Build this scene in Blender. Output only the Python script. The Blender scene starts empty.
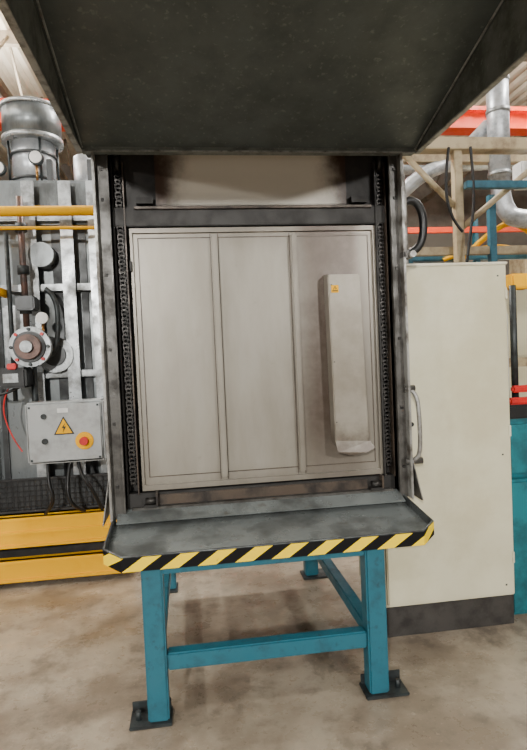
import bpy, bmesh, math, random
from mathutils import Vector, Matrix
random.seed(4)
S=bpy.context.scene

def lin(c):
    return tuple((v/255/12.92 if v/255<=0.04045 else ((v/255+0.055)/1.055)**2.4) for v in c)+(1,)

class NT:
    def __init__(s,m):
        m.use_nodes=True
        s.t=m.node_tree; s.n=s.t.nodes; s.l=s.t.links
        s.b=s.n['Principled BSDF']
        s.tc=s.n.new('ShaderNodeTexCoord')
    def noise(s,scale,detail=5,rough=.6,stretch=None):
        n=s.n.new('ShaderNodeTexNoise'); n.inputs['Scale'].default_value=scale
        n.inputs['Detail'].default_value=detail; n.inputs['Roughness'].default_value=rough
        if stretch:
            mp=s.n.new('ShaderNodeMapping'); mp.inputs['Scale'].default_value=stretch
            s.l.new(s.tc.outputs['Object'],mp.inputs['Vector']); s.l.new(mp.outputs[0],n.inputs['Vector'])
        else: s.l.new(s.tc.outputs['Object'],n.inputs['Vector'])
        return n.outputs['Fac']
    def ramp(s,fac,lo,hi,a=0.,b=1.):
        r=s.n.new('ShaderNodeMapRange'); r.interpolation_type='SMOOTHSTEP'
        for k,v in zip((1,2,3,4),(lo,hi,a,b)): r.inputs[k].default_value=v
        s.l.new(fac,r.inputs[0]); return r.outputs[0]
    def mix(s,f,a,b):
        m=s.n.new('ShaderNodeMix'); m.data_type='RGBA'
        def put(sock,v):
            if isinstance(v,(tuple,list)): sock.default_value=v
            else: s.l.new(v,sock)
        if isinstance(f,float): m.inputs[0].default_value=f
        else: s.l.new(f,m.inputs[0])
        put(m.inputs[6],a); put(m.inputs[7],b); return m.outputs[2]
    def math(s,op,a,b=None,c=None):
        m=s.n.new('ShaderNodeMath'); m.operation=op
        for i,v in enumerate((a,b,c)):
            if v is None: continue
            if isinstance(v,(int,float)): m.inputs[i].default_value=v
            else: s.l.new(v,m.inputs[i])
        return m.outputs[0]
    def xyz(s):
        x=s.n.new('ShaderNodeSeparateXYZ'); s.l.new(s.tc.outputs['Object'],x.inputs[0]); return x.outputs
    def bump(s,fac,st,dist=.005):
        b=s.n.new('ShaderNodeBump'); b.inputs['Strength'].default_value=st; b.inputs['Distance'].default_value=dist
        s.l.new(fac,b.inputs['Height']); s.l.new(b.outputs[0],s.b.inputs['Normal'])

def mat(name,c1,c2=None,scale=6,rough=.5,metal=0.,bump=.15,stretch=None,lo=.4,hi=.68,emit=0,speck=None):
    m=bpy.data.materials.new(name); t=NT(m)
    if c2 is None: c2=tuple(int(v*.72) for v in c1)
    n=t.noise(scale,6,.65,stretch)
    col=t.mix(t.ramp(n,lo,hi),lin(c1),lin(c2))
    if speck: col=t.mix(t.math('MULTIPLY',t.ramp(t.noise(speck[0],3,.6),.58,.72),.6),col,lin(speck[1]))
    t.l.new(col,t.b.inputs['Base Color'])
    t.l.new(t.ramp(n,.3,.7,max(rough-.1,.03),min(rough+.12,1)),t.b.inputs['Roughness'])
    t.b.inputs['Metallic'].default_value=metal
    if bump: t.bump(t.noise(scale*6,3),bump)
    if emit:
        t.b.inputs['Emission Color'].default_value=lin(c1); t.b.inputs['Emission Strength'].default_value=emit
    return m

M={}
M['frame']=mat('frame_paint',(84,82,78),(42,38,33),9,.42,.25,speck=(20,(40,34,28)))
M['framelt']=mat('frame_light',(148,147,142),(78,71,62),9,.4,.25,speck=(18,(70,60,50)))
M['dark']=mat('soot_dark',(34,31,28),(18,16,14),8,.6)
M['sootbrown']=mat('soot_brown',(82,71,61),(32,26,22),7,.4,.25)
M['chain']=mat('chain_steel',(56,53,50),(18,17,16),30,.45,.5)
M['hood']=mat('hood_paint',(82,90,90),(66,73,72),5,.45,.1,bump=.05,lo=.3,hi=.75,speck=(45,(114,120,118)))
M['hoodside']=mat('hood_side_paint',(112,118,115),(82,87,84),8,.45,.1,bump=.06,speck=(45,(138,143,138)))
M['hoodedge']=mat('hood_edge_pale',(152,155,152),(92,93,90),14,.4,.2)  # paler grey for hood rims and inner corner lines
M['blue']=mat('blue_paint',(26,92,108),(24,66,78),8,.45,0,lo=.48,hi=.75,speck=(28,(28,48,56)))
M['foot']=mat('foot_steel',(50,56,57),(30,30,29),14,.5,.3)
M['cream']=mat('cream_paint',(204,199,172),(190,183,153),2.2,.4,0,bump=.04)
M['creamlt']=mat('cream_trim',(212,207,184),(182,174,148),5,.42,0,bump=.04)
M['plinth']=mat('plinth_dark',(56,53,50),(33,30,28),8,.5)
M['tray']=mat('tray_steel',(122,128,127),(76,79,78),4,.28,.3,speck=(25,(88,82,74)))
M['traydk']=mat('tray_rim',(78,82,82),(44,45,45),12,.35,.3)
M['boxg']=mat('grey_box',(168,171,171),(146,147,145),6,.4,.1)
M['furn']=mat('furnace_grey',(126,131,132),(72,74,73),3,.35,.45,stretch=(1,1,.4))
M['furn2']=mat('furnace_rib',(174,178,180),(104,105,103),6,.34,.5)
M['furndk']=mat('furnace_recess',(72,74,75),(42,43,43),4,.45,.4)
M['yellow']=mat('yellow_paint',(238,176,0),(232,166,0),8,.7,0,bump=.02,lo=.5,hi=.8)
M['orange']=mat('orange_paint',(228,70,10),(200,54,10),6,.5,0,bump=.05,lo=.55,hi=.8)
M['red']=mat('red_paint',(205,30,24),(150,22,18),8,.4,0,bump=.05)
M['silver']=mat('galvanised_duct',(190,194,198),(144,148,152),10,.4,.55,bump=.05)
M['black']=mat('black_rubber',(18,18,19),(11,11,11),10,.45,0)
M['beige']=mat('beige_steel',(180,164,132),(132,114,90),5,.5)
M['lblue']=mat('light_blue_paint',(52,108,128),(36,84,102),6,.45)
M['teal']=mat('teal_paint',(22,112,122),(16,78,86),6,.4)
M['brass']=mat('brass',(150,110,60),(100,70,40),12,.35,.8)
M['rustpump']=mat('pump_body',(98,74,66),(62,56,53),12,.42,.4)
M['white']=mat('white_plastic',(230,230,228),(205,205,202),6,.4,0,bump=0)
M['lamp']=mat('lamp_tube',(255,252,245),(255,252,245),1,.5,0,bump=0,emit=16)
M['wood']=mat('wood',(170,130,84),(120,86,52),6,.6,stretch=(1,1,6))

def door_mat():
    m=bpy.data.materials.new('door_steel'); t=NT(m); X=t.xyz()
    n=t.noise(2.6,5,.6); nf=t.noise(22,5,.65); ns=t.noise(2.2,5,.6,(2.4,1,.6))
    base=t.mix(t.ramp(ns,.3,.72),lin((149,144,133)),lin((132,126,114)))
    base=t.mix(t.math('MULTIPLY',t.ramp(t.noise(9,6,.7),.6,.74),.22),base,lin((100,90,76)))
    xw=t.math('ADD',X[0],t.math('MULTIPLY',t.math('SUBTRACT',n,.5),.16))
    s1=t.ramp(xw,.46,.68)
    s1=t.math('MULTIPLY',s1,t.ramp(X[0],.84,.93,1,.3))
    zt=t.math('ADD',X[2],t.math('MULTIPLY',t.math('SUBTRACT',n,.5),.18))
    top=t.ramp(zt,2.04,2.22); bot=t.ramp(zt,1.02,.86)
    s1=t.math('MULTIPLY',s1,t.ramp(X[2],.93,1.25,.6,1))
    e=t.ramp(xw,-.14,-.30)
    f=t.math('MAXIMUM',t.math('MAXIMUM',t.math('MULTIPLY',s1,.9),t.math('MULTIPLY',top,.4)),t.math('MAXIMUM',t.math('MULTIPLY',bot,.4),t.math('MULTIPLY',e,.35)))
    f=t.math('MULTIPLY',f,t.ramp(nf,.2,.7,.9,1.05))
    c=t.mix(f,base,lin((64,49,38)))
    t.l.new(c,t.b.inputs['Base Color']); t.b.inputs['Roughness'].default_value=.36
    t.b.inputs['Metallic'].default_value=.25
    t.bump(t.noise(4,2),.15,.01); return m
M['door']=door_mat()
def box_mat():
    m=bpy.data.materials.new('cover_box_steel'); t=NT(m); X=t.xyz()
    n=t.noise(5,6,.65); n2=t.noise(14,5,.6)
    base=t.mix(t.ramp(n,.35,.7),lin((140,134,122)),lin((122,114,100)))
    b=t.ramp(t.math('ADD',X[2],t.math('MULTIPLY',t.math('SUBTRACT',n2,.5),.3)),1.22,1.03)
    c=t.mix(t.math('MULTIPLY',b,.8),base,lin((62,48,38)))
    t.l.new(c,t.b.inputs['Base Color']); t.b.inputs['Roughness'].default_value=.38; t.b.inputs['Metallic'].default_value=.2
    t.bump(n,.15); return m
M['boxcov']=box_mat()
def plate_mat():
    m=bpy.data.materials.new('header_plate_burnt'); t=NT(m); X=t.xyz()
    n=t.noise(5,6,.6)
    d=t.math('ABSOLUTE',t.math('SUBTRACT',X[0],.36))
    d=t.math('ADD',d,t.math('MULTIPLY',t.math('SUBTRACT',n,.5),.25))
    f=t.ramp(d,.30,.47)
    t.l.new(t.mix(f,lin((206,199,186)),lin((58,40,28))),t.b.inputs['Base Color'])
    t.b.inputs['Roughness'].default_value=.4; t.b.inputs['Metallic'].default_value=.1; t.bump(n,.1); return m
M['plate']=plate_mat()
def hazard_mat():
    m=bpy.data.materials.new('hazard_tape'); t=NT(m); X=t.xyz()
    v=t.math('SUBTRACT',X[0],t.math('MULTIPLY',X[2],1.5))
    fr=t.math('FRACT',t.math('DIVIDE',t.math('ADD',v,10.0),.153))
    f=t.math('GREATER_THAN',fr,.5)
    n=t.ramp(t.noise(30,5),.66,.78)
    yel=t.mix(n,lin((240,205,0)),lin((200,155,10)))
    t.l.new(t.mix(f,lin((8,8,9)),yel),t.b.inputs['Base Color']); t.b.inputs['Roughness'].default_value=.7
    t.b.inputs['Specular IOR Level'].default_value=.2; return m
M['haz']=hazard_mat()
M['yellow'].node_tree.nodes['Principled BSDF'].inputs['Specular IOR Level'].default_value=.2
def floor_mat():
    m=bpy.data.materials.new('concrete_floor'); t=NT(m); X=t.xyz()
    a=t.noise(1.5,8,.65); b=t.noise(4.5,8,.7); c=t.noise(45,4,.6); d=t.noise(2.3,7,.7,(1,.5,1))
    col=t.mix(t.ramp(a,.38,.62),lin((160,148,130)),lin((118,105,90)))
    col=t.mix(t.math('MULTIPLY',t.ramp(b,.5,.66),.55),col,lin((80,70,60)))
    col=t.mix(t.math('MULTIPLY',t.ramp(d,.55,.63),.4),col,lin((66,59,52)))
    col=t.mix(t.math('MULTIPLY',t.ramp(c,.6,.72),.3),col,lin((190,178,158)))
    t.l.new(col,t.b.inputs['Base Color'])
    t.l.new(t.ramp(b,.3,.7,.2,.45),t.b.inputs['Roughness'])
    t.bump(c,.08,.003); return m
M['floor']=floor_mat()
def corr_mat():
    m=bpy.data.materials.new('corrugated_roof'); t=NT(m)
    n=t.noise(.6,4); t.l.new(t.mix(t.ramp(n,.4,.65),lin((216,205,185)),lin((180,166,144))),t.b.inputs['Base Color'])
    t.b.inputs['Roughness'].default_value=.55; return m
M['roof']=corr_mat()
M['wall']=mat('factory_wall',(146,141,132),(108,101,94),.7,.7)
M['truss']=mat('truss_steel',(140,128,110),(106,92,76),3,.6)

def link(o): S.collection.objects.link(o)
class G:
    def __init__(s,name,loc):
        s.e=bpy.data.objects.new(name,None); s.e.location=loc; s.e.empty_display_size=.1; link(s.e); s.loc=Vector(loc)
    def add(s,name,me,mats):
        for m in (mats if isinstance(mats,list) else [mats]): me.materials.append(M[m] if isinstance(m,str) else m)
        o=bpy.data.objects.new(name,me); link(o); o.parent=s.e; o.location=-s.loc; return o
    def box(s,name,x,y,z,m,bev=.004,fn=None):
        bm=bmesh.new(); bmesh.ops.create_cube(bm,size=1)
        for v in bm.verts:
            v.co=Vector((x[0]+(v.co.x+.5)*(x[1]-x[0]),y[0]+(v.co.y+.5)*(y[1]-y[0]),z[0]+(v.co.z+.5)*(z[1]-z[0])))
        if fn:
            for v in bm.verts: v.co=Vector(fn(v.co))
        if bev: bmesh.ops.bevel(bm,geom=bm.edges[:],offset=bev,segments=2,affect='EDGES',clamp_overlap=True)
        me=bpy.data.meshes.new(name); bm.to_mesh(me); bm.free(); return s.add(name,me,m)
    def poly(s,name,verts,faces,m,solid=0,smooth=False):
        me=bpy.data.meshes.new(name); me.from_pydata(verts,[],faces); me.update()
        bm=bmesh.new(); bm.from_mesh(me); bmesh.ops.recalc_face_normals(bm,faces=bm.faces)
        if solid: bmesh.ops.solidify(bm,geom=bm.faces[:],thickness=solid)
        bm.to_mesh(me); bm.free()
        if smooth:
            for p in me.polygons: p.use_smooth=True
        return s.add(name,me,m)
    def cyl(s,name,p0,p1,r,m,r2=None,seg=28,cap=True):
        p0=Vector(p0);p1=Vector(p1); d=p1-p0; bm=bmesh.new()
        bmesh.ops.create_cone(bm,cap_ends=cap,segments=seg,radius1=r,radius2=r if r2 is None else r2,depth=d.length)
        q=d.to_track_quat('Z','Y').to_matrix().to_4x4()
        bmesh.ops.transform(bm,matrix=Matrix.Translation((p0+p1)/2)@q,verts=bm.verts)
        for f in bm.faces: f.smooth=len(f.verts)==4
        me=bpy.data.meshes.new(name); bm.to_mesh(me); bm.free(); return s.add(name,me,m)
    def tube(s,name,pts,r,m,kind='NURBS'):
        cu=bpy.data.curves.new(name,'CURVE'); cu.dimensions='3D'; cu.bevel_depth=r; cu.bevel_resolution=4; cu.use_fill_caps=True
        sp=cu.splines.new(kind); sp.points.add(len(pts)-1)
        for p,c in zip(sp.points,pts): p.co=(*c,1)
        if kind=='NURBS': sp.use_endpoint_u=True; sp.order_u=3; sp.resolution_u=8
        o=bpy.data.objects.new('tmp',cu); link(o); bpy.context.view_layer.update()
        me=bpy.data.meshes.new_from_object(o.evaluated_get(bpy.context.evaluated_depsgraph_get()))
        bpy.data.objects.remove(o); me.materials.clear()
        return s.add(name,me,m)
    def multi(s,name,boxes,m):
        bm=bmesh.new()
        for x,y,z in boxes:
            r=bmesh.ops.create_cube(bm,size=1)
            for v in r['verts']:
                v.co=Vector((x[0]+(v.co.x+.5)*(x[1]-x[0]),y[0]+(v.co.y+.5)*(y[1]-y[0]),z[0]+(v.co.z+.5)*(z[1]-z[0])))
        me=bpy.data.meshes.new(name); bm.to_mesh(me); bm.free(); return s.add(name,me,m)
    def sign(s,name,cx,y,cz,w,h):
        s.box(name+'_plate',(cx-w/2,cx+w/2),(y-.003,y),(cz-h/2,cz+h/2),'yellow',0)
        t=w*.42
        s.poly(name+'_triangle',[(cx-t,y-.004,cz-t*.8),(cx+t,y-.004,cz-t*.8),(cx,y-.004,cz+t)],[(0,1,2)],'black')
        t*=.72
        s.poly(name+'_triangle_inner',[(cx-t,y-.005,cz-t*.72),(cx+t,y-.005,cz-t*.72),(cx,y-.005,cz+t*.95)],[(0,1,2)],'yellow')
        k=w*.12
        s.poly(name+'_bolt',[(cx+k*.6,y-.006,cz+k*1.6),(cx-k*.7,y-.006,cz-k*.1),(cx-k*.05,y-.006,cz-k*.1),(cx-k*.4,y-.006,cz-k*1.9),(cx+k*.8,y-.006,cz+k*.35),(cx+k*.1,y-.006,cz+k*.35)],[(0,1,2,3,4,5)],'black')

def simple(name,x,y,z,m):
    bm=bmesh.new(); bmesh.ops.create_cube(bm,size=1)
    for v in bm.verts: v.co=Vector((x[0]+(v.co.x+.5)*(x[1]-x[0]),y[0]+(v.co.y+.5)*(y[1]-y[0]),z[0]+(v.co.z+.5)*(z[1]-z[0])))
    me=bpy.data.meshes.new(name); bm.to_mesh(me); bm.free(); me.materials.append(M[m])
    o=bpy.data.objects.new(name,me); link(o); return o

# ---------------- room ----------------
simple('floor',(-8,12),(-6,15),(-.1,0),'floor')
simple('wall_back',(-8,12),(15,15.2),(0,6.8),'wall')
simple('wall_left',(-8.2,-8),(-6,15.2),(0,6.8),'wall')
simple('wall_right',(12,12.2),(-6,15.2),(0,6.8),'wall')
vs=[];fs=[];x=-8.0
prof=[(0,0),(.09,0),(.13,.06),(.22,.06),(.26,0)]
while x<12:
    for px,pz in prof[:-1]:
        vs+= [(x+px,-6,6.6+pz),(x+px,15,6.6+pz)]
    x+=.26
for k in range(len(vs)//2-1): fs.append((2*k,2*k+1,2*k+3,2*k+2))
me=bpy.data.meshes.new('ceiling'); me.from_pydata(vs,[],fs); me.materials.append(M['roof']); link(bpy.data.objects.new('ceiling',me))
g=G('roof_truss',(2,8,6.3))
for j,yy in enumerate((1.5,4.0,6.5,9,11.5)):
    g.box('purlin_%d'%j,(-8,12),(yy,yy+.1),(6.4,6.6),'truss',0)
for j,xx in enumerate((-5.5,-2.5,2.2,6.5,10)):
    g.box('bottom_chord_%d'%j,(xx,xx+.09),(-1,15),(5.5,5.6),'truss',0)
    for k in range(16):
        y0=-1+k; a,b=(5.6,6.5) if k%2 else (6.5,5.6)
        g.cyl('web_%d_%d'%(j,k),(xx+.045,y0,a),(xx+.045,y0+1,b),.025,'truss',seg=8)

g=G('overhead_crane_girder',(2,7,0))
g.box('bottom_flange',(-7.9,11.9),(6.9,7.15),(4.37,4.42),'orange',0)
g.box('web',(-7.9,11.9),(7.0,7.05),(4.42,4.6),'orange',0)
g.box('top_flange',(-7.9,11.9),(6.9,7.15),(4.6,4.65),'orange',0)
g.box('column_1',(-7.9,-7.7),(6.9,7.15),(0,4.37),'orange',0)
g.box('column_2',(11.7,11.9),(6.9,7.15),(0,4.37),'orange',0)

LC=(1,.975,.925)
def lamp(x,y,z,L,along='Y',p=60,up=40,size=None):
    g=G('fluorescent_light',(x,y,z))
    hx,hy=(.1,L/2) if along=='Y' else (L/2,.1)
    g.box('housing',(x-hx,x+hx),(y-hy,y+hy),(z+.04,z+.1),'white',.005)
    if along=='Y': g.cyl('tube',(x,y-hy+.03,z),(x,y+hy-.03,z),.03,'lamp',seg=12)
    else: g.cyl('tube',(x-hx+.03,y,z),(x+hx-.03,y,z),.03,'lamp',seg=12)
    g.box('hanger_1',(x-.01,x+.01),(y-hy*.6,y-hy*.6+.02),(z+.1,6.6),'foot',0)
    g.box('hanger_2',(x-.01,x+.01),(y+hy*.6-.02,y+hy*.6),(z+.1,6.6),'foot',0)
    for nm,e,dz in (('lamp_light',p,-.06),('roof_fill_light',up,.14)):  # the upward light is added to brighten the roof
        if not e: continue
        l=bpy.data.lights.new(nm,'AREA'); l.shape='RECTANGLE'; l.size=max(hx*2,.2); l.size_y=max(hy*2,.2); l.energy=e; l.color=LC
        o=bpy.data.objects.new(nm,l); link(o); o.parent=g.e; o.location=(0,0,dz)
        if dz>0: o.rotation_euler=(math.pi,0,0)
lamp(-2.6,7.9,5.4,3.0,'Y',200,260)
lamp(-4.2,5.6,5.4,3.0,'Y',150,260)
lamp(0.6,5.6,5.2,2.4,'X',230,60)
lamp(4.6,5.4,5.4,3.0,'Y',260,100)
lamp(4.4,10,5.4,3.0,'Y',160,120)
lamp(8,8,5.4,3.0,'Y',160,60)
lamp(-1.0,.2,5.4,3.0,'X',50,0)
lamp(3.4,.6,5.4,3.0,'X',90,0)
lamp(-3.2,2.8,5.4,2.4,'Y',130,80)
def flood(x,y,z,target,p,size=.3):
    g=G('added_flood_stand',(x,y,0))  # unseen light added behind the camera for leg shadows; mast and reflector made up
    g.cyl('base',(x,y,0),(x,y,.05),.3,'foot')
    g.cyl('mast',(x,y,.05),(x,y,z+.05),.03,'foot')
    g.cyl('reflector',(x,y,z+.02),(x,y,z+.25),.28,'foot',.1)
    l=bpy.data.lights.new('added_flood_light','AREA'); l.shape='DISK'; l.size=size; l.energy=p; l.color=LC
    o=bpy.data.objects.new('added_flood_light',l); link(o); o.parent=g.e; o.location=(0,.06,z-.03)
    d=Vector(target)-Vector((x,y,z)); o.rotation_euler=d.to_track_quat('-Z','Y').to_euler()
flood(-1.7,-4.2,3.2,(.3,2.5,.8),620)
flood(3.2,-3.8,3.2,(.6,2.5,.8),330)
flood(-5.0,-1.6,3.4,(.0,3.0,.9),200)

# ---------------- oven ----------------
g=G('industrial_oven',(.35,3.2,.8))
g.box('oven_body',(-.3,.945),(2.87,3.85),(.80,2.62),'frame',.01)
g.box('body_neck',(-.3,.945),(2.834,2.872),(.84,2.6),'dark',0)
g.box('recess_back',(-.33,1.04),(2.830,2.836),(.83,2.6),'dark',0)
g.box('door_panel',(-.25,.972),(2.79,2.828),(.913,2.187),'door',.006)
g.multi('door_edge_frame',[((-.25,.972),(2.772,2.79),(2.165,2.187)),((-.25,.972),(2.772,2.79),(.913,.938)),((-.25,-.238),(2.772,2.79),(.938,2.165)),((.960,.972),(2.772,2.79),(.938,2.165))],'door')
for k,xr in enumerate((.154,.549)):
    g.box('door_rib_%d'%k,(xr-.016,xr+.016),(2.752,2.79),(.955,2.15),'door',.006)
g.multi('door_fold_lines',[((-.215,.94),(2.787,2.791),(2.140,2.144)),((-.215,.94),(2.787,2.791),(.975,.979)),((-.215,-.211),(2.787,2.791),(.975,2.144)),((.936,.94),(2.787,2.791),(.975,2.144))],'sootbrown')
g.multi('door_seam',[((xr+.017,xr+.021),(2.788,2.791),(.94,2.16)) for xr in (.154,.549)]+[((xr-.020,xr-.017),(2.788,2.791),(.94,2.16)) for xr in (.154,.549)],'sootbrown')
def taper(v):
    x,y,z=v
    if z>1.9 and y<2.75: z-=.012
    if z<1.1: x+=.008+ (.0 if x<.75 else .012)
    return (x,y,z)
g.box('cover_box',(.70,.862),(2.70,2.79),(1.085,1.945),'boxcov',.005,taper)
g.box('cover_box_side_flange',(.862,.875),(2.765,2.79),(1.085,1.94),'boxcov',.002)
g.poly('cover_box_bent_flap',[(.705,2.698,1.11),(.885,2.698,1.10),(.905,2.69,1.065),(.86,2.685,1.045),(.78,2.69,1.035),(.715,2.69,1.055)],[(0,1,2,3,4,5)],'boxcov',.004)
g.multi('cover_box_screws',[((.714,.719),(2.697,2.702),(z,z+.005)) for z in (1.2,1.5,1.88)],'dark')
g.sign('warning_label',.733,2.699,1.862,.036,.036)
g.box('header_plate',(-.117,.833),(2.775,2.79),(2.296,2.6),'plate',.004)
g.box('header_infill',(-.33,1.04),(2.79,2.83),(2.29,2.6),'dark',.0)
g.box('header_beam',(-.325,1.03),(2.76,2.83),(2.195,2.285),'dark',.004)
g.box('header_lip',(-.22,.95),(2.74,2.76),(2.272,2.284),'sootbrown',.002)
g.multi('header_brackets',[((-.21,-.13),(2.75,2.79),(2.30,2.33)),((.85,.93),(2.75,2.79),(2.30,2.33))],'dark')
for side,x0,x1,sgn in (('left',-.395,-.325,1),('right',1.03,1.09,-1)):
    xo,xi=(x0,x1) if sgn==1 else (x1,x0)
    a,b=sorted((xo,xo+sgn*.012)); g.box('post_%s_outer_plate'%side,(a,b),(2.66,2.834),(.80,2.55),'framelt',.003)
    g.box('post_%s_web'%side,(x0,x1),(2.71,2.834),(.80,2.55),'frame',.003)
    a,b=sorted((xi,xi-sgn*.008)); g.box('post_%s_inner_flange'%side,(a,b),(2.69,2.834),(.83,2.52),'frame',.002)
    g.multi('post_%s_bolts'%side,[(((x0+x1)/2-.007,(x0+x1)/2+.007),(2.703,2.711),(z,z+.014)) for z in (.95,1.25,1.6,1.95,2.3,2.44)],'chain')
for side,cx in (('left',-.292),('right',1.002)):
    g.box('chain_rail_'+side,(cx-.03,cx-.022),(2.75,2.83),(.9,2.5),'dark',.001)
    g.box('chain_rail2_'+side,(cx+.022,cx+.028),(2.75,2.83),(.9,2.5),'sootbrown',.001)
    bx=[];z=.95;k=0
    while z<2.5:
        w=.013 if k%2 else .009
        for s in (-1,1): bx.append(((cx+s*w-.002,cx+s*w+.002),(2.765,2.78),(z,z+.026)))
        bx.append(((cx-w,cx+w),(2.768,2.777),(z+.003,z+.012)))
        z+=.02;k+=1
    g.multi('lift_chain_'+side,bx,'chain')
    g.cyl('sprocket_'+side,(cx-.012,2.775,2.5),(cx+.012,2.775,2.5),.045,'chain')
g.box('bottom_sill',(-.325,1.03),(2.76,2.832),(.83,.905),'dark',.004)
g.box('bottom_sill_plate',(-.19,.88),(2.752,2.762),(.845,.895),'sootbrown',.003)
g.box('bottom_sill_lip',(-.30,1.01),(2.725,2.80),(.828,.842),'frame',.003)
for side,cx in (('left',-.215),('right',.915)):
    g.box('latch_%s_base'%side,(cx-.03,cx+.04),(2.715,2.76),(.842,.855),'dark',.003)
    g.cyl('latch_%s_roller'%side,(cx-.02,2.735,.872),(cx+.03,2.735,.872),.017,'chain')
    g.box('latch_%s_arm'%side,(cx+.03,cx+.04),(2.715,2.76),(.85,.915),'sootbrown',.002)
for side,x0,sg in (('left',-.395,-1),('right',1.09,1)):
    g.poly('guard_'+side,[(x0,2.66,1.0),(x0,2.83,1.0),(x0+sg*.03,2.83,.80),(x0+sg*.03,2.62,.80)],[(0,1,2,3)],'frame',.005)
g.box('post_clamp_right',(1.075,1.13),(2.66,2.72),(2.0,2.035),'frame',.004)
g.cyl('post_clamp_bolt',(1.12,2.64,2.017),(1.12,2.74,2.017),.016,'framelt')
g.tube('side_conduit',[(1.105,2.70,1.98),(1.105,2.69,2.2),(1.10,2.70,2.45),(1.10,2.72,2.5)],.012,'framelt')
g.tube('side_handle',[(1.095,2.70,1.35),(1.13,2.68,1.33),(1.135,2.67,1.2),(1.135,2.67,1.05),(1.12,2.68,.99),(1.08,2.70,.985)],.011,'framelt')
g.cyl('handle_pivot_top',(1.07,2.70,1.35),(1.125,2.70,1.35),.018,'frame')
g.cyl('handle_pivot_bottom',(1.06,2.69,.985),(1.15,2.69,.985),.017,'frame')
g.tube('black_hose',[(1.07,2.76,2.24),(1.13,2.76,2.31),(1.2,2.75,2.30),(1.235,2.76,2.2),(1.22,2.77,2.08),(1.15,2.78,2.035),(1.085,2.79,2.03)],.021,'black')
g.box('side_tab_left',(-.255,-.245),(2.755,2.78),(1.98,2.03),'dark',.001)

# ---------------- hood ----------------
g=G('extraction_hood',(.36,1.9,2.6))
xl,xr,yb,yf,zb=-.442,1.161,2.655,1.05,2.508
zt=lambda y:2.525+(2.655-y)*.29
T=.012
g.poly('canopy_plate',[(xl,yb,zt(yb)),(xr,yb,zt(yb)),(xr,yf,zt(yf)),(xl,yf,zt(yf))],[(0,1,2,3)],'hood',T)
g.poly('side_left',[(xl,yb,zb),(xl,yf,zb),(xl,yf,zt(yf)+.02),(xl,yb,zt(yb)+.02)],[(0,1,2,3)],'hoodside',T)
g.poly('side_right',[(xr,yb,zb),(xr,yf,zb),(xr,yf,zt(yf)+.02),(xr,yb,zt(yb)+.02)],[(0,1,2,3)],'hoodside',T)
g.box('front_panel',(xl,xr),(yf-.01,yf+.002),(zb,zt(yf)+.02),'hood',.002)
g.box('rear_channel',(xl+.008,xr-.008),(2.645,2.70),(zb+.002,2.56),'hoodside',.003)
g.box('rear_channel_edge',(xl,xr),(2.640,2.646),(zb-.002,zb+.006),'hoodedge',.001)
g.box('rear_closure',(xl,xr),(2.70,2.87),(2.555,2.66),'hood',.003)
g.box('rim_left',(xl-.012,xl+.014),(yf,yb),(zb-.004,zb+.004),'hoodedge',.002)
g.box('rim_right',(xr-.014,xr+.012),(yf,yb),(zb-.004,zb+.004),'hoodedge',.002)
for nm,xx in (('left',xl+.014),('right',xr-.014)):
    g.tube('corner_line_'+nm,[(xx,yb,zt(yb)-.004),(xx,yf,zt(yf)-.004)],.004,'hoodedge','POLY')  # thin pale line drawn along each inner corner
g.box('exhaust_stack',(.15,.6),(2.9,3.4),(2.62,4.2),'hood',.01)

# ---------------- stand + tray ----------------
g=G('oven_loading_stand',(.3,2.6,0))
for k,(x0,x1,px0,px1) in enumerate(((-.24,-.15,-.318,-.14),(.735,.825,.715,.912))):
    g.box('leg_front_%d'%k,(x0,x1),(2.37,2.46),(.012,.70),'blue',.008)
    g.box('foot_plate_front_%d'%k,(px0,px1),(2.355,2.48),(0,.014),'foot',.003)
    bxs=px0+.035 if k==0 else px1-.035
    g.cyl('anchor_bolt_%d'%k,(bxs,2.41,.012),(bxs,2.41,.05),.012,'foot',seg=6)
    g.box('foot_gusset_%d'%k,(px0+.005,px1-.005),(2.46,2.468),(.012,.06),'foot',.002)
    g.box('leg_rear_%d'%k,(x0,x1),(3.75,3.84),(.012,.80),'blue',.008)
    g.box('foot_plate_rear_%d'%k,(px0,px1),(3.72,3.87),(0,.014),'foot',.003)
    g.box('side_rail_%d'%k,(x0+.015,x1-.015),(2.46,3.75),(.23,.29),'blue',.005)
    g.box('top_rail_%d'%k,(x0,x1),(2.44,3.84),(.62,.695),'blue',.006)
    g.box('oven_riser_%d'%k,(x0,x1),(2.88,2.96),(.69,.80),'blue',.006)
g.box('cross_beam_front',(-.15,.735),(2.385,2.45),(.222,.297),'blue',.007)
g.box('cross_beam_rear',(-.15,.735),(3.76,3.83),(.6,.68),'blue',.007)
g.box('top_beam_front',(-.24,.825),(2.385,2.45),(.64,.70),'blue',.006)
L,R,f0,f1,yb=-.385,1.055,2.30,2.375,2.74
C=.08
pts=[(L,yb,.812),(L,f1,.772),(L+C,f0,.757),(R-C,f0,.757),(R,f1,.772),(R,yb,.812)]
fl=[(x+(.0),y,z-.03) for x,y,z in pts]
g.poly('tray_floor',fl,[(0,1,2,3,4,5)],'tray',.006)
vs=[];fs=[]
for (x,y,z) in pts: vs+=[(x,y,z-.057),(x,y,z)]
for i in range(5): fs.append((2*i,2*i+2,2*i+3,2*i+1))
g.poly('tray_rim',vs,fs,'traydk',.006)
g.tube('tray_rim_edge',pts,.006,'traydk','POLY')
hp=[(L-.002,f1+.01,.772),(L-.002,f1-.002,.770),(L+C-.002,f0-.004,.755),(R-C+.002,f0-.004,.755),(R+.002,f1-.002,.770),(R+.002,f1+.01,.772)]
vs=[];fs=[]
for (x,y,z) in hp: vs+=[(x,y-.006,z-.056),(x,y-.006,z+.001)]
for i in range(5): fs.append((2*i,2*i+2,2*i+3,2*i+1))
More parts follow.
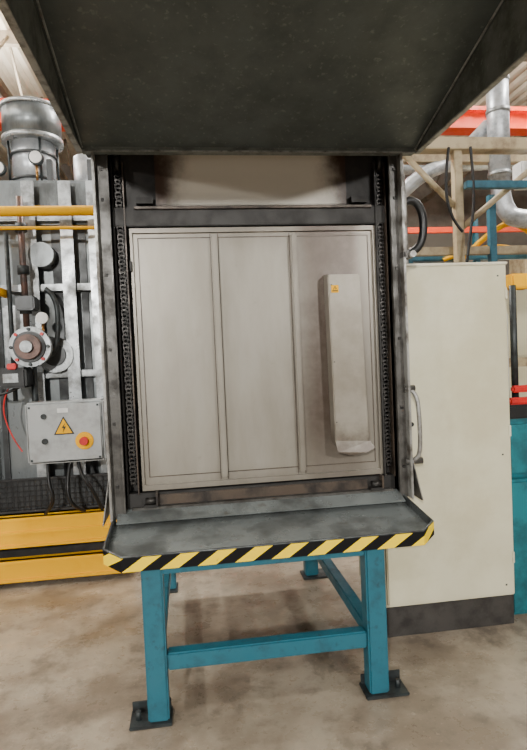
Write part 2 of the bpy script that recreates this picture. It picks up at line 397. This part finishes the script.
g.poly('hazard_stripe',vs,fs,'haz',.002)
g.poly('tray_rear_flange',[(L+.02,2.64,.795),(R-.02,2.64,.795),(R-.02,2.74,.832),(L+.02,2.74,.832)],[(0,1,2,3)],'tray',.005)

# ---------------- electrical cabinet ----------------
g=G('electrical_cabinet',(1.37,3.05,0))
g.box('body',(.985,1.735),(2.855,3.32),(.165,1.996),'cream',.006)
g.box('door_leaf',(.998,1.717),(2.838,2.857),(.185,1.976),'cream',.006)
g.box('plinth',(.993,1.73),(2.86,3.31),(0,.165),'plinth',.004)
g.box('top_cap',(.981,1.739),(2.845,3.33),(1.986,2.001),'creamlt',.004)
g.multi('hinges',[((1.717,1.729),(2.84,2.86),(z,z+.06)) for z in (.35,1.05,1.8)],'creamlt')
g.cyl('lock',(1.16,2.83,1.15),(1.16,2.84,1.15),.012,'foot')
g.multi('door_rivets',[((x,x+.008),(2.835,2.839),(z,z+.008)) for x in (1.67,) for z in (.23,.95,1.92)],'foot')

# ---------------- teal machine right ----------------
g=G('teal_parts_washer',(2.0,3.0,0))
g.box('lower_tank',(1.765,2.5),(2.94,3.6),(0,.78),'teal',.015)
g.box('upper_housing',(1.78,2.45),(2.98,3.5),(.78,1.12),'teal',.03)
g.box('control_hood',(1.81,2.4),(3.0,3.4),(1.12,1.2),'black',.01)
g.cyl('post',(1.92,3.1,1.2),(1.92,3.1,1.9),.02,'foot')
g.box('red_handle_1',(1.84,2.0),(3.02,3.06),(1.2,1.24),'red',.01)
g.box('red_handle_2',(1.86,2.02),(3.02,3.06),(1.27,1.31),'red',.01)
g.box('grey_column',(1.86,1.95),(3.2,3.3),(1.2,1.75),'silver',.01)
g.box('yellow_cap',(1.92,2.05),(3.1,3.2),(1.88,1.97),'yellow',.01)

# ---------------- left furnace ----------------
g=G('heat_treatment_furnace',(-1.6,5,0))
g.box('shell',(-3.2,-.35),(4.45,6.4),(.55,2.95),'furn',.03)
g.box('base',(-3.1,-.4),(4.5,6.3),(0,.55),'plinth',.02)
g.box('top_flange',(-3.2,-.35),(4.36,4.6),(2.62,2.70),'furn2',.01)
for k,x in enumerate((-1.90,-1.50,-1.12,-.86,-.66)):
    g.box('rib_%d'%k,(x,x+.03),(4.33,4.45),(.62,2.9),'furndk',.006)
    g.box('rib_flange_%d'%k,(x-.03,x+.06),(4.32,4.335),(.62,2.9),'furn2',.004)
for k,z in enumerate((.62,1.45,2.1)):
    g.box('stiffener_%d'%k,(-3.1,-.4),(4.36,4.45),(z,z+.05),'furn2',.006)
for k,(x0,x1) in enumerate(((-.98,-.91),(-.78,-.73),(-1.41,-1.37))):
    g.box('recess_%d'%k,(x0,x1),(4.43,4.455),(.7,2.58),'furndk',0)
g.box('inspection_door',(-1.34,-1.16),(4.36,4.45),(1.6,2.0),'furn2',.015)
g.cyl('round_flange_top',(-1.03,4.3,2.36),(-1.03,4.45,2.36),.09,'furn')
g.cyl('round_port',(-.97,4.30,1.62),(-.97,4.45,1.62),.13,'furn2')
g.cyl('round_port_core',(-.97,4.28,1.62),(-.97,4.31,1.62),.08,'furndk')
ex=-1.16
g.cyl('exhaust_pipe',(ex,4.8,2.95),(ex,4.8,3.4),.165,'silver')
g.cyl('exhaust_head',(ex,4.8,3.36),(ex,4.8,3.62),.225,'furn')
g.cyl('exhaust_head_shoulder',(ex,4.8,3.62),(ex,4.8,3.66),.225,'furn',.15)
g.cyl('exhaust_head_rim',(ex,4.8,3.33),(ex,4.8,3.37),.235,'furn2')
g.cyl('exhaust_head_rim_top',(ex,4.8,3.59),(ex,4.8,3.62),.235,'furn2')
for k in range(2): g.cyl('exhaust_ring_%d'%k,(ex,4.8,3.02+.2*k),(ex,4.8,3.04+.2*k),.18,'furndk')
for k in range(4):
    an=k*math.pi/2+.5; g.cyl('head_strut_%d'%k,(ex+.19*math.cos(an),4.8+.19*math.sin(an),2.95),(ex+.19*math.cos(an),4.8+.19*math.sin(an),3.36),.009,'foot')
for k,(gx,gz) in enumerate(((-1.36,3.06),(-1.08,3.14))):
    g.cyl('pressure_gauge_%d_case'%k,(gx,4.52,gz),(gx,4.56,gz),.055,'foot')
    g.cyl('pressure_gauge_%d_face'%k,(gx,4.512,gz),(gx,4.522,gz),.045,'white')
    g.cyl('pressure_gauge_%d_stem'%k,(gx,4.54,2.94),(gx,4.54,gz-.04),.01,'brass')
g.cyl('exhaust_pipe_back',(-.80,5.3,2.95),(-.80,5.3,3.4),.14,'silver')
g.cyl('side_pipe',(-1.5,4.7,2.9),(-1.5,4.7,3.6),.06,'furn2')
for k in range(3): g.cyl('coil_spring_%d'%k,(-1.5+.06*k,4.5,2.70),(-1.5+.06*k,4.5,2.86),.025,'furn2')
for k,x in enumerate((-1.42,-1.0,-.7)):
    g.box('roof_bracket_%d'%k,(x,x+.04),(4.5,4.56),(2.95,3.12),'furndk',.004)

g=G('gas_valve_train',(-1.05,4.2,1.7))
D=.12
g.cyl('feed_pipe',(-1.25+D,4.2,1.75),(-1.25+D,4.2,2.75),.022,'rustpump')
g.cyl('feed_pipe_2',(-1.36+D,4.22,1.3),(-1.36+D,4.22,2.5),.016,'foot')
for k,z in enumerate((1.92,2.2,2.5)): g.cyl('union_%d'%k,(-1.25+D,4.2,z),(-1.25+D,4.2,z+.06),.04,'foot')
g.box('valve_block',(-1.30+D,-1.17+D),(4.12,4.26),(1.94,2.04),'furndk',.01)
g.cyl('valve_flange',(-1.20+D,4.06,1.68),(-1.20+D,4.12,1.68),.14,'furn2')
g.cyl('valve_body',(-1.20+D,4.0,1.68),(-1.20+D,4.30,1.68),.085,'rustpump')
g.cyl('valve_ring',(-1.20+D,4.04,1.68),(-1.20+D,4.06,1.68),.108,'furndk')
g.cyl('valve_hub',(-1.20+D,3.96,1.68),(-1.20+D,4.0,1.68),.04,'furn2')
for k in range(8):
    a=k*math.pi/4; g.cyl('flange_bolt_%d'%k,(-1.20+D+.122*math.cos(a),4.04,1.68+.122*math.sin(a)),(-1.20+D+.122*math.cos(a),4.06,1.68+.122*math.sin(a)),.012,'red' if k%2 else 'foot',seg=6)
g.box('motor',(-1.40+D,-1.22+D),(4.0,4.2),(1.40,1.54),'black',.015)
g.box('motor_cap',(-1.34+D,-1.28+D),(3.99,4.05),(1.53,1.57),'red',.006)
g.box('motor_plate',(-1.37+D,-1.27+D),(3.996,4.002),(1.44,1.50),'furn2',.001)
g.cyl('outlet_pipe',(-1.22+D,4.2,.85),(-1.22+D,4.2,1.6),.022,'foot')
g.tube('elbow',[(-1.2+D,4.2,1.60),(-1.08+D,4.2,1.60),(-1.04+D,4.22,1.75),(-1.04+D,4.25,2.05),(-1.12+D,4.25,2.1)],.018,'foot')
g.cyl('gauge',(-1.12+D,4.1,1.88),(-1.12+D,4.13,1.88),.04,'white')
g.cyl('gauge_stem',(-1.12+D,4.12,1.7),(-1.12+D,4.12,1.85),.01,'brass')
g.cyl('wall_bracket',(-1.2+D,4.2,1.68),(-1.2+D,4.31,1.68),.03,'foot')
g.tube('cable_red',[(-1.3+D,4.1,1.5),(-1.42+D,4.1,1.35),(-1.4+D,4.12,1.1),(-1.3+D,4.1,.95)],.005,'red')
g.tube('cable_black',[(-1.26+D,4.1,1.42),(-1.5+D,4.1,1.3),(-1.52+D,4.12,1.5),(-1.6+D,4.2,1.6)],.01,'black')

g=G('control_box',(-.85,4.05,1.08))
g.box('enclosure',(-1.115,-.60),(3.98,4.16),(.872,1.295),'boxg',.012)
g.box('lid',(-1.105,-.61),(3.965,3.985),(.882,1.285),'boxg',.01)
g.multi('mounting_arms',[((-.88,-.82),(4.16,4.32),(1.2,1.24)),((-.68,-.62),(4.16,4.32),(1.2,1.24)),((-.88,-.82),(4.16,4.32),(.92,.96)),((-.68,-.62),(4.16,4.32),(.92,.96))],'foot')
g.box('name_label',(-.9,-.83),(3.962,3.966),(1.22,1.25),'white',0)
g.poly('warning_triangle',[(-.93,3.961,1.07),(-.794,3.961,1.07),(-.862,3.961,1.195)],[(0,1,2)],'black')
g.poly('warning_triangle_inner',[(-.917,3.959,1.078),(-.807,3.959,1.078),(-.862,3.959,1.18)],[(0,1,2)],'yellow')
k=.019;cx,cz=-.862,1.118;y=3.957
g.poly('warning_bolt',[(cx+k*.6,y,cz+k*1.6),(cx-k*.7,y,cz-k*.1),(cx-k*.05,y,cz-k*.1),(cx-k*.4,y,cz-k*1.9),(cx+k*.8,y,cz+k*.35),(cx+k*.1,y,cz+k*.35)],[(0,1,2,3,4,5)],'black')
g.cyl('stop_collar',(-.73,3.955,1.02),(-.73,3.966,1.02),.06,'yellow')
g.cyl('stop_button',(-.73,3.92,1.02),(-.73,3.955,1.02),.028,'red')
g.cyl('switch',(-.99,3.95,1.2),(-.99,3.966,1.2),.018,'foot')
g.cyl('switch_2',(-.99,3.95,1.03),(-.99,3.966,1.03),.02,'foot')
g.multi('lid_screws',[((x,x+.014),(3.961,3.966),(z,z+.014)) for x in (-1.09,-.64) for z in (.895,1.255)],'foot')
g.tube('cable_1',[(-1.0,4.06,.88),(-1.0,4.0,.75),(-.95,4.0,.6),(-1.05,4.1,.5)],.012,'black')
g.tube('cable_2',[(-.85,4.06,.88),(-.88,4.0,.7),(-.84,4.0,.55),(-.78,4.1,.5)],.012,'black')
g.tube('cable_3',[(-.8,4.06,.88),(-.78,4.0,.78),(-.7,4.0,.68),(-.66,4.1,.5)],.012,'black')

g=G('yellow_guard_barrier',(-1.5,4.2,0))
def ibeam(n,z0,z1,x0,x1,y):
    g.box(n+'_web',(x0,x1),(y+.012,y+.06),(z0,z1),'yellow',.002)
    g.box(n+'_top',(x0,x1),(y,y+.1),(z1-.022,z1),'yellow',.003)
    g.box(n+'_bottom',(x0,x1),(y,y+.1),(z0,z0+.022),'yellow',.003)
ibeam('upper_beam',.27,.48,-3.4,-.45,4.10); g.box('upper_beam_mid',(-3.4,-.45),(4.10,4.13),(.36,.385),'yellow',.004)
ibeam('lower_beam',.04,.19,-3.4,-.45,4.06)
for k,x in enumerate((-2.9,-1.75,-.55)): g.box('post_%d'%k,(x,x+.09),(4.16,4.24),(0,.48),'yellow',.005)
g=G('wire_mesh_basket',(-1.5,4.33,.5))
bx=[]
for k in range(65): bx.append(((-3.0+k*.04,-2.993+k*.04),(4.255,4.261),(.48,.72)))
for k in range(7): bx.append(((-3.0,-.4),(4.255,4.261),(.48+k*.038,.487+k*.038)))
g.multi('wires',bx,'black'); g.box('frame_top',(-3.0,-.4),(4.245,4.27),(.715,.73),'black',.002)
g.box('shelf',(-3.0,-.4),(4.25,4.31),(.48,.495),'plinth',.002)
g.box('back_liner',(-3.0,-.4),(4.295,4.31),(.49,.71),'furndk',.0)

g=G('yellow_handrail',(-1.5,4.0,2.6))
g.cyl('top_rail',(-3.4,4.02,2.60),(-.40,4.02,2.60),.034,'yellow')
g.cyl('mid_rail',(-3.4,4.1,2.52),(-.40,4.1,2.50),.012,'yellow')
for k,x in enumerate((-2.4,-1.28,-.47)):
    g.cyl('stanchion_%d'%k,(x,4.04,2.05),(x,4.04,2.6),.02,'yellow')
    g.box('stanchion_bracket_%d'%k,(x-.02,x+.02),(4.02,4.315),(2.05,2.10),'yellow',.003)

# ---------------- right background ----------------
g=G('steel_mezzanine_frame',(2.6,4.6,0))
g.box('post_1',(2.30,2.37),(4.5,4.58),(0,3.22),'beige',.006)
g.box('post_2',(4.3,4.4),(4.5,4.6),(0,3.22),'beige',.006)
g.box('top_beam',(1.6,5.2),(4.46,4.6),(3.20,3.30),'beige',.006)
g.box('top_beam_2',(1.6,5.2),(5.5,5.6),(3.45,3.55),'beige',.006)
g.box('mid_beam',(1.6,5.2),(4.62,4.68),(2.35,2.42),'beige',.004)
g.cyl('brace',(2.35,4.54,2.55),(3.2,4.54,3.2),.025,'beige')
g.cyl('brace_2',(2.3,4.54,2.75),(1.85,4.54,3.2),.025,'beige')
g.box('blue_channel',(2.35,5.2),(4.40,4.46),(2.86,2.92),'lblue',.004)
g.box('blue_post',(2.66,2.72),(4.6,4.66),(0,2.86),'lblue',.004)
g.box('post_3',(2.02,2.07),(5.5,5.58),(0,3.5),'beige',.004)
g.tube('sling_cable',[(2.22,4.44,3.2),(2.15,4.4,2.9),(2.2,4.4,2.6),(2.3,4.4,2.5)],.012,'black')
g.tube('cable_2',[(2.4,4.42,3.2),(2.42,4.4,2.8),(2.36,4.4,2.45),(2.32,4.4,2.2)],.012,'black')
g=G('ventilation_duct',(3.3,5.5,3.5))
g.cyl('riser',(3.3,5.5,3.2),(3.3,5.5,4.7),.11,'silver')
g.tube('elbow_up',[(3.3,5.5,4.6),(3.3,5.5,4.85),(3.45,5.5,5.0),(3.8,5.5,5.0),(5.6,5.5,5.0)],.11,'silver')
g.tube('drop',[(3.3,5.5,3.3),(3.3,5.5,2.95),(3.5,5.4,2.8),(4.2,5.2,2.8)],.095,'silver')
for k in range(5): g.cyl('band_%d'%k,(3.3,5.5,3.3+.32*k),(3.3,5.5,3.34+.32*k),.12,'furn2')
g.tube('diagonal_duct',[(3.3,5.7,3.9),(2.9,5.6,3.5),(2.35,5.5,3.3),(2.0,5.5,2.9)],.075,'silver')
g.cyl('horizontal_run',(1.6,6.2,3.6),(6,6.2,3.85),.11,'silver')
g.cyl('ceiling_drop',(5.4,5.5,5.0),(5.4,5.5,6.6),.11,'silver')
g=G('white_junction_box',(3.1,4.9,3.0))
g.box('enclosure',(3.0,3.25),(4.65,4.8),(2.95,3.17),'white',.01); g.box('lid',(3.01,3.24),(4.63,4.65),(2.96,3.16),'white',.006)
g.box('hanger',(3.1,3.14),(4.6,4.64),(3.1,3.2),'foot',.002)
g=G('packaging_machine',(3.6,6,0))
g.box('base',(2.3,5.2),(5.8,7.0),(0,1.4),'beige',.02)
g.box('head',(2.5,3.1),(5.9,6.6),(1.4,2.5),'furn',.02)
g.box('side_panel',(3.3,4.8),(5.9,6.8),(1.4,2.3),'cream',.02)
g.box('guard',(2.4,4.9),(5.82,5.9),(2.5,2.58),'lblue',.01)
g.multi('guard_posts',[((x,x+.05),(5.84,5.89),(1.4,2.5)) for x in (2.42,3.2,4.0,4.83)],'lblue')
g.multi('drawers',[((2.35+.5*k,2.8+.5*k),(5.79,5.81),(.7,1.3)) for k in range(5)],'cream')
g.tube('yellow_hose',[(2.9,5.8,2.4),(3.2,5.6,2.75),(3.6,5.6,2.9),(4.1,5.8,2.5)],.03,'yellow')
g.tube('yellow_hose_2',[(2.8,5.8,2.5),(3.1,5.6,2.6),(3.5,5.6,2.6),(4.1,5.8,2.45)],.022,'yellow')
g=G('storage_rack',(5,11,0))
for k,x in enumerate((-6,-3,0,3,6,9)): g.box('upright_%d'%k,(x,x+.1),(11,11.1),(0,4.2),'blue',.01)
for k,z in enumerate((1.3,2.6,3.9)): g.box('rack_beam_%d'%k,(-6,9.1),(10.97,11.03),(z,z+.12),'orange',.01)
for k in range(22):
    x=-5.8+k*.68; z=(1.42,2.72)[k%2]
    g.box('carton_%d'%k,(x,x+.5),(11.0,11.6),(z,z+.5+.3*random.random()),random.choice(['wood','beige','white','furn']),.01)

# ---------------- world / camera ----------------
w=bpy.data.worlds.new('World'); S.world=w; w.use_nodes=True
w.node_tree.nodes['Background'].inputs[0].default_value=(.97,.98,1,1); w.node_tree.nodes['Background'].inputs[1].default_value=.25

a=math.radians(7.6);p=math.radians(2.0);ro=math.radians(2.5)
fw=Vector((math.sin(a)*math.cos(p),math.cos(a)*math.cos(p),-math.sin(p)))
r0=Vector((math.cos(a),-math.sin(a),0)); u0=r0.cross(fw)
r=r0*math.cos(ro)-u0*math.sin(ro); u=u0*math.cos(ro)+r0*math.sin(ro)
cam=bpy.data.cameras.new('camera'); cam.lens=560*36/750; cam.sensor_width=36; cam.sensor_fit='AUTO'; cam.clip_start=.05
co=bpy.data.objects.new('camera',cam); link(co)
m=Matrix((r,u,-fw)).transposed().to_4x4(); m.translation=Vector((0,0,1.55)); co.matrix_world=m
S.camera=co
